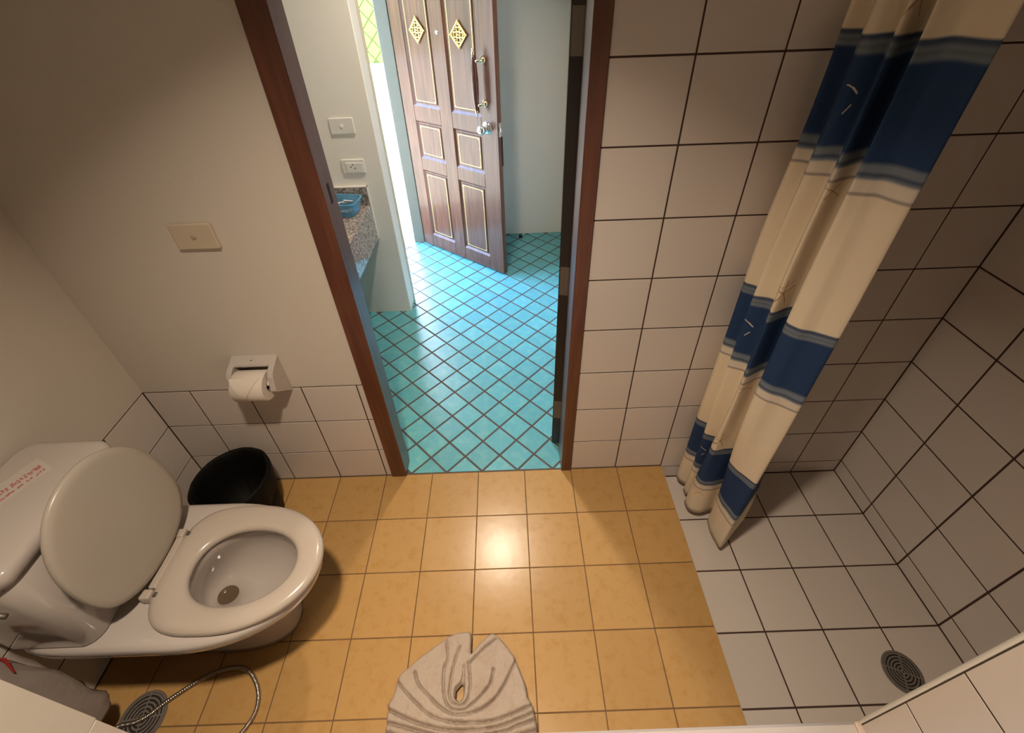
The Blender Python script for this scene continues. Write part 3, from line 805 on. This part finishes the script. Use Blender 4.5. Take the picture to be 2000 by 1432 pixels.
# ------------------------------------------------------------------ shower curtain
LOW = [(0.520, -0.006), (0.462, -0.028), (0.459, -0.055), (0.484, -0.080), (0.466, -0.098), (0.468, -0.118), (0.492, -0.132), (0.455, -0.150), (0.458, -0.185), (0.492, -0.202), (0.545, -0.192), (0.556, -0.208),
       (0.520, -0.228), (0.511, -0.268), (0.515, -0.305), (0.524, -0.338), (0.560, -0.316), (0.610, -0.275), (0.665, -0.232)]
MID = [(0.500, -0.010), (0.440, -0.065), (0.428, -0.088), (0.452, -0.112), (0.428, -0.145), (0.426, -0.155), (0.464, -0.178), (0.436, -0.215), (0.438, -0.228), (0.492, -0.205), (0.520, -0.212), (0.500, -0.240),
       (0.455, -0.262), (0.470, -0.290), (0.501, -0.306), (0.536, -0.335), (0.548, -0.325), (0.565, -0.290), (0.585, -0.255)]
TOP = [(0.500, -0.010), (0.446, -0.090), (0.430, -0.110), (0.460, -0.130), (0.412, -0.195), (0.418, -0.212), (0.456, -0.215), (0.440, -0.238), (0.452, -0.240), (0.505, -0.212), (0.520, -0.240), (0.500, -0.275),
       (0.426, -0.312), (0.455, -0.312), (0.482, -0.318), (0.508, -0.360), (0.522, -0.350), (0.540, -0.310), (0.560, -0.27)]
NU, NV = 190, 90; ZH, ZT = -0.032, 2.02
cl, cm_, ct = spline(LOW, NU), spline(MID, NU), spline(TOP, NU)
arc = np.concatenate([[0], np.cumsum(np.linalg.norm(np.diff(cm_, axis=0), axis=1))])
verts, uvs = [], []
for k in range(NV):
    z = ZH + (ZT - ZH) * k / (NV - 1)
    if z < 0.75: t = (z - ZH) / (0.75 - ZH); t = t * t * (3 - 2 * t); c = cl * (1 - t) + cm_ * t
    elif z < 1.1: c = cm_
    elif z < 1.6: t = (z - 1.1) / 0.5; t = t * t * (3 - 2 * t); c = cm_ * (1 - t) + ct * t
    else: c = ct
    for i in range(NU):
        w = mnoise.noise(Vector((arc[i] * 9, z * 3.0, 2.0))) * 0.004
        verts.append((c[i][0] + w, c[i][1] + w * 0.6, z)); uvs.append((arc[i], z))
faces = [(k * NU + i, k * NU + i + 1, (k + 1) * NU + i + 1, (k + 1) * NU + i) for k in range(NV - 1) for i in range(NU - 1)]
me = bpy.data.meshes.new('shower_curtain'); me.from_pydata(verts, [], faces)
uvl = me.uv_layers.new(name='UVMap')
for L in me.loops: uvl.data[L.index].uv = uvs[L.vertex_index]

def curtain_material():
    M = bpy.data.materials.new('striped_curtain_cloth'); M.use_nodes = True
    nt = M.node_tree; N = nt.nodes; b = N['Principled BSDF']
    b.inputs['Roughness'].default_value = 0.75; b.inputs['Specular IOR Level'].default_value = 0.25
    def math_(op, a, c=None, d=None):
        n = N.new('ShaderNodeMath'); n.operation = op
        for i, v in enumerate((a, c, d)):
            if v is None: continue
            if isinstance(v, (int, float)): n.inputs[i].default_value = v
            else: lk(nt, v, n.inputs[i])
        return n.outputs[0]
    uv = N.new('ShaderNodeUVMap'); sp = N.new('ShaderNodeSeparateXYZ'); lk(nt, uv.outputs[0], sp.inputs[0])
    nz = N.new('ShaderNodeTexNoise'); nz.inputs['Scale'].default_value = 7; lk(nt, uv.outputs[0], nz.inputs['Vector'])
    v = math_('ADD', sp.outputs[1], math_('MULTIPLY', math_('SUBTRACT', nz.outputs['Fac'], 0.5), 0.022))
    pitch = 0.615
    ph = math_('FRACT', math_('DIVIDE', math_('SUBTRACT', v, 0.175 - 0.10 - pitch), pitch))     # 0.10 m of cream below the blue
    cr = N.new('ShaderNodeValToRGB'); e = cr.color_ramp.elements
    cream = (0.80, 0.68, 0.51); blue = (0.020, 0.050, 0.135); grey = (0.19, 0.225, 0.27); light = (0.72, 0.64, 0.53); line = (0.36, 0.31, 0.28)
    navy = (0.06, 0.085, 0.15)
    st_ = [(0.056, cream), (0.059, line), (0.063, line), (0.066, light), (0.088, light), (0.094, grey), (0.101, navy), (0.108, grey), (0.118, grey), (0.127, blue), (0.292, blue), (0.299, grey),
           (0.307, (0.13, 0.16, 0.2)), (0.313, grey), (0.320, navy), (0.325, navy), (0.329, cream)]     # metres above the start of the repeat
    e[0].position = 0.0; e[0].color = (*cream, 1); e[1].position = 1.0; e[1].color = (*cream, 1)
    for p_, c_ in st_:
        a = e.new(p_ / pitch); a.color = (*c_, 1)
    lk(nt, ph, cr.inputs[0])
    cur = cr.outputs[0]
    # printed marks: strokes in (u, height-in-repeat) metres
    y = math_('MULTIPLY', ph, pitch)
    def stroke(x0, y0, x1, y1, w):
        dx, dy = x1 - x0, y1 - y0; L2 = dx * dx + dy * dy
        px_ = math_('SUBTRACT', sp.outputs[0], x0); py_ = math_('SUBTRACT', y, y0)
        t = math_('DIVIDE', math_('ADD', math_('MULTIPLY', px_, dx), math_('MULTIPLY', py_, dy)), L2)
        tcl = N.new('ShaderNodeClamp'); lk(nt, t, tcl.inputs[0])
        ex = math_('SUBTRACT', px_, math_('MULTIPLY', tcl.outputs[0], dx)); ey = math_('SUBTRACT', py_, math_('MULTIPLY', tcl.outputs[0], dy))
        d = math_('SQRT', math_('ADD', math_('MULTIPLY', ex, ex), math_('MULTIPLY', ey, ey)))
        return math_('LESS_THAN', d, w)
    def paint(cur, fac, col, amt):
        mx = N.new('ShaderNodeMix'); mx.data_type = 'RGBA'; mx.inputs[7].default_value = (*col, 1)
        lk(nt, cur, mx.inputs[6]); lk(nt, math_('MULTIPLY', fac, amt), mx.inputs[0]); return mx.outputs[2]
    uB = float(arc[int(NU * 5 / 18)]); uC = float(arc[int(NU * 8.2 / 18)])
    for s in ((uB - 0.002, 0.240, uB + 0.022, 0.226, 0.0014), (uB + 0.010, 0.190, uB + 0.020, 0.204, 0.0016), (uB + 0.008, 0.235, uB + 0.022, 0.225, 0.0020)):
        cur = paint(cur, stroke(*s), (0.66, 0.58, 0.50), 0.85)
    for k in range(5):
        a = 2 * PI * k / 5 + 0.3
        cur = paint(cur, stroke(uC, 0.385, uC + 0.036 * math.cos(a), 0.385 + 0.040 * math.sin(a), 0.0020), (0.42, 0.20, 0.07), 0.75)
    cur = paint(cur, stroke(uC - 0.06, 0.39, uC + 0.03, 0.415, 0.0012), (0.42, 0.22, 0.09), 0.6)
    cur = paint(cur, stroke(uC - 0.03, 0.050, uC + 0.04, 0.022, 0.0014), (0.45, 0.20, 0.07), 0.7)
    cur = paint(cur, stroke(uC - 0.01, 0.020, uC + 0.03, 0.058, 0.0016), (0.45, 0.20, 0.07), 0.7)
    lk(nt, cur, b.inputs['Base Color'])
    tr = N.new('ShaderNodeBsdfTranslucent'); lk(nt, cur, tr.inputs[0])
    ms = N.new('ShaderNodeMixShader'); ms.inputs[0].default_value = 0.14
    lk(nt, b.outputs[0], ms.inputs[1]); lk(nt, tr.outputs[0], ms.inputs[2]); lk(nt, ms.outputs[0], N['Material Output'].inputs['Surface'])
    return M
cur_o = obj('shower_curtain', me, curtain_material(), smooth=True)
tag(cur_o, 'cream shower curtain with broad navy blue bands, drawn together by the tiled wall', 'shower curtain')
sm = cur_o.modifiers.new('cloth_thickness', 'SOLIDIFY'); sm.thickness = 0.0015
rod = empty('curtain_rod', (0.49, -0.45, 2.05)); tag(rod, 'chrome shower curtain rod above the shower step', 'curtain rod')
bm = bmesh.new(); cyl(bm, (0, 0.449, 0), (0, -0.441, 0), 0.0125, n=20)
obj('rail', bm, CHROME, rod, smooth=True)
for yy, s in ((0.449, -1), (-0.441, 1)):
    bm = bmesh.new(); cyl(bm, (0, yy, 0), (0, yy + 0.012 * s, 0), 0.028, n=24); obj('flange', bm, CHROME, rod, smooth=False)
for k in range(8):
    yy = 0.45 - 0.02 - 0.045 * k
    bm = bmesh.new(); tube(bm, [(0.022 * math.cos(t), yy, -0.009 + 0.024 * math.sin(t)) for t in np.linspace(0, 2 * PI, 20)[:-1]], 0.0018, 6, closed=True)
    obj('ring', bm, CHROME, rod, smooth=True)

# ------------------------------------------------------------------ folded towel
def towel():
    c6 = lambda x, y: on('Z', 0.018, 740 + x / 6.25, 1220 + y / 6.25)[:2]
    out = [(60, 1560), (75, 1320), (90, 1220), (95, 1140), (112, 1050), (105, 985), (175, 880), (205, 760), (230, 660), (290, 580), (420, 470), (560, 350), (700, 250), (850, 140), (960, 95), (1110, 78), (1138, 130), (1140, 250),
           (1132, 345), (1220, 235), (1340, 118), (1390, 100), (1450, 130), (1560, 250), (1660, 390), (1720, 540), (1800, 740), (1830, 900), (1890, 1000), (1910, 1080), (1930, 1180), (1945, 1320), (1950, 1560)]
    cre = [[(100, 1045), (300, 1140), (480, 1220), (650, 1270), (850, 1305), (1100, 1310), (1400, 1280), (1600, 1215), (1920, 1080)],
           [(85, 1210), (310, 1265), (500, 1320), (700, 1370), (1000, 1395), (1500, 1330), (1700, 1250), (1945, 1165)],
           [(75, 1330), (400, 1420), (800, 1480), (1300, 1470), (1950, 1300)],
           [(225, 700), (330, 830), (480, 990), (600, 1100), (720, 1165), (900, 1210), (1150, 1220), (1400, 1190), (1650, 1100), (1890, 985)],
           [(450, 600), (490, 740), (600, 870), (700, 980), (820, 1070), (950, 1110), (1100, 1105), (1250, 1050), (1400, 940), (1530, 750), (1670, 450)],
           [(810, 500), (790, 700), (800, 860), (840, 990), (920, 1060), (1050, 1050), (1160, 970), (1270, 860), (1370, 720), (1400, 560)],
           [(1000, 280), (940, 420), (900, 600), (880, 740), (870, 880), (900, 960), (980, 1000), (1060, 970), (1110, 850), (1120, 700), (1095, 480)],
           [(1110, 480), (1200, 390), (1330, 260), (1440, 180)], [(825, 200), (845, 420), (815, 520)],
           [(1045, 520), (1020, 700), (955, 790), (940, 880), (965, 940), (1015, 925), (1032, 800), (1040, 640)]]
    hole = [(945, 905), (953, 815), (1012, 748), (1030, 770), (1022, 880), (985, 938)]
    O_ = np.array([c6(*p) for p in out]); Hh = np.array([c6(*p) for p in hole])
    def dense(P): return spline(P, 60)
    segs = [np.array([c6(*p) for p in dense(c)]) for c in cre]
    x0, y0 = O_.min(0) - 0.004; x1, y1 = O_.max(0) + 0.004
    y0 = max(y0, -0.885)
    NX, NY = 230, int(230 * (y1 - y0) / (x1 - x0))
    gx, gy = np.meshgrid(np.linspace(x0, x1, NX), np.linspace(y0, y1, NY)); P = np.stack([gx.ravel(), gy.ravel()], 1)
    def inside(P, poly):
        r = np.zeros(len(P), bool)
        for a, b in zip(poly, np.roll(poly, -1, 0)):
            c = ((a[1] > P[:, 1]) != (b[1] > P[:, 1])) & (P[:, 0] < (b[0] - a[0]) * (P[:, 1] - a[1]) / (b[1] - a[1] + 1e-12) + a[0]); r ^= c
        return r
    def dist(P, line):
        d = np.full(len(P), 9.0)
        for a, b in zip(line[:-1], line[1:]):
            ab = b - a; t = np.clip(((P - a) @ ab) / (ab @ ab + 1e-12), 0, 1); d = np.minimum(d, np.linalg.norm(P - a - t[:, None] * ab, axis=1))
        return d
    ins = inside(P, O_) & ~inside(P, Hh)
    de = dist(P, np.vstack([O_, O_[:1]])); dh = dist(P, np.vstack([Hh, Hh[:1]]))
    edge = np.sqrt(np.clip(1 - (1 - np.clip(np.minimum(de, dh) / 0.011, 0, 1)) ** 2, 0, 1))
    g = np.ones(len(P)); dc = np.full(len(P), 9.0)
    for s in segs: dc = np.minimum(dc, dist(P, s))
    g = np.sqrt(np.clip(1 - (1 - np.clip(dc / 0.0085, 0, 1)) ** 2, 0, 1))
    fy = (P[:, 1] - y0) / (y1 - y0)
    base = 0.046 - 0.018 * fy
    gw = np.array([0.5 + 0.5 * mnoise.noise(Vector((p[0] * 22, p[1] * 22, 5))) for p in P])
    g = g ** (0.35 + 0.9 * gw)
    h = base * edge * (0.22 + 0.78 * g)
    wr_ = np.array([mnoise.noise(Vector((p[0] * 40, p[1] * 28, 0))) + 0.6 * mnoise.noise(Vector((p[0] * 95, p[1] * 80, 3))) + 0.35 * mnoise.noise(Vector((p[0] * 260, p[1] * 240, 9))) for p in P])
    h += 0.0042 * wr_ * edge
    h = np.maximum(h, 0.0) + 0.0008
    idx = -np.ones(len(P), int); vs_ = []; fs_ = []
    G = ins.reshape(NY, NX)
    for j in range(NY - 1):
        for i in range(NX - 1):
            if G[j, i] and G[j + 1, i] and G[j, i + 1] and G[j + 1, i + 1]:
                q_ = [j * NX + i, j * NX + i + 1, (j + 1) * NX + i + 1, (j + 1) * NX + i]
                for k in q_:
                    if idx[k] < 0: idx[k] = len(vs_); vs_.append((P[k, 0], P[k, 1], h[k]))
                fs_.append([idx[k] for k in q_])
    me = bpy.data.meshes.new('folded_towel'); me.from_pydata(vs_, [], fs_)
    return me
tw = obj('folded_towel', towel(), TOWEL, smooth=True)
sm = tw.modifiers.new('cloth', 'SOLIDIFY'); sm.thickness = 0.0008; sm.offset = -1
tag(tw, 'beige terry towel pleated into a fan on the yellow floor', 'towel')

# ------------------------------------------------------------------ drains
def drain(name, x, y, z, r, label, rings_, rot):
    e = empty(name, (x, y, z), rot); tag(e, label, 'floor drain')
    bm = bmesh.new(); lathe(bm, [(r * 0.90, 0.0006), (r * 0.90, 0.004), (r * 0.97, 0.0042), (r, 0.0006)], n=40); obj('outer_rim', bm, DRAINM, e, smooth=False)
    bm = bmesh.new(); lathe(bm, [(0.0, 0.0008), (r * 0.9, 0.0008)], n=40); obj('pit', bm, DARK, e)
    bm = bmesh.new()
    for k in range(rings_):
        ri = r * 0.9 * (k + 0.38) / rings_; ro = r * 0.9 * (k + 0.88) / rings_
        lathe(bm, [(max(ri, 0.0005), 0.0012), (max(ri, 0.0005), 0.0036), (ro, 0.0036), (ro, 0.0012)], n=36)
    for k in range(4):
        a = PI / 4 + PI / 2 * k; d = Vector((math.cos(a), math.sin(a), 0)); s = Vector((-d.y, d.x, 0)) * 0.0022
        lo = [bm.verts.new(p) for p in (d * 0.002 - s + Vector((0, 0, .0038)), d * r * .9 - s + Vector((0, 0, .0038)), d * r * .9 + s + Vector((0, 0, .0038)), d * 0.002 + s + Vector((0, 0, .0038)))]
        bm.faces.new(lo)
    obj('grille', bm, DRAINM, e)
drain('floor_drain', 0.975, -0.715, DROP, 0.058, 'round dark floor drain grille in the shower', 6, 0.4)
drain('floor_drain', -1.372, -0.778, 0.0, 0.066, 'round dark floor drain under the metal hose', 6, 0.9)

# ------------------------------------------------------------------ bidet hose
hp_ = [(215, 1424, .02), (235, 1417, .012), (262, 1411, .012), (290, 1396, .012), (320, 1373, .012), (360, 1346, .012), (400, 1322, .012), (440, 1307, .012), (470, 1304, .012), (490, 1316, .012), (502, 1343, .012), (503, 1370, .012), (495, 1396, .012), (478, 1422, .012), (455, 1448, .012)]
pts = [on('Z', z, x, y) for x, y, z in hp_]
hs_ = empty('bidet_hose', (pts[6][0], pts[6][1], 0)); tag(hs_, 'flexible metal bidet hose looping over the floor drain', 'hose')
S = spline(pts, 420)
rad = [0.0062 + 0.0008 * math.sin(i * 1.9) for i in range(len(S))]
o = obj('corrugated_tube', tube(bmesh.new(), [(p[0] - pts[6][0], p[1] - pts[6][1], 0.0078) for p in S], 0.006, 8, radii=rad), mat('hose_metal', (0.42, 0.36, 0.30), 0.28, metal=0.9), hs_, smooth=True)
a, b = Vector(S[-1]), Vector(S[-12]); d = (a - b).normalized()
bm = bmesh.new(); cyl(bm, (a.x - pts[6][0], a.y - pts[6][1], 0.0098), (a.x + d.x * 0.03 - pts[6][0], a.y + d.y * 0.03 - pts[6][1], 0.0098), 0.0095, n=12)
obj('end_fitting', bm, CHROME, hs_, smooth=False)

# ------------------------------------------------------------------ cloudy plastic bag wedged beside the toilet
pb = empty('plastic_bag', (-1.46, -0.81, 0)); tag(pb, 'crumpled cloudy plastic bag wedged between the toilet and the alcove wall', 'plastic bag')
bm = bmesh.new(); rings = []
for k in range(25):
    f = k / 24; ring = []
    for i in range(40):
        t = 2 * PI * i / 40; c, s = math.cos(t), math.sin(t)
        cx = math.copysign(abs(c) ** 0.55, c); sy = math.copysign(abs(s) ** 0.6, s)
        grow = 0.42 + 0.58 * min(1.0, (f / 0.72) ** 0.8)
        dome = 1.0 if f < 0.90 else math.sqrt(max(0.0, 1 - ((f - 0.90) / 0.1) ** 2)) + 0.002
        x = -0.100 + (0.088 + cx * 0.088) * grow; x = -0.012 + (x + 0.012) * dome
        y = -0.004 + sy * 0.070 * grow * dome
        zt = 0.48 - 0.26 * max(0.0, (x + 0.045) / 0.115) ** 1.4
        z = f * max(0.21, zt)
        v = Vector((x * 16, y * 16, z * 11)); w = 0.010 * mnoise.noise(v) + 0.005 * mnoise.noise(v * 2.7)
        ring.append((max(-0.104, min(0.085, x + w)), max(-0.080, min(0.068, y + w)), z + 0.001))
    rings.append(ring)
loft(bm, rings, True, True)
obj('bag_film', bm, GREYBAG, pb, smooth=True)
bm = bmesh.new()
ve = []
for i in range(9):
    f = i / 8
    ve.append((bm.verts.new((-0.045 + 0.045 * f, 0.050 + 0.010 * math.sin(5 * f), 0.438 - 0.012 * f)), bm.verts.new((-0.048 + 0.042 * f, 0.062 + 0.006 * math.cos(4 * f), 0.482 - 0.012 * f))))
for a, b in zip(ve, ve[1:]): bm.faces.new((a[0], b[0], b[1], a[1]))
o = obj('red_tie', bm, RED, pb); s_ = o.modifiers.new('film', 'SOLIDIFY'); s_.thickness = 0.001

print('teal tiles', n_teal)
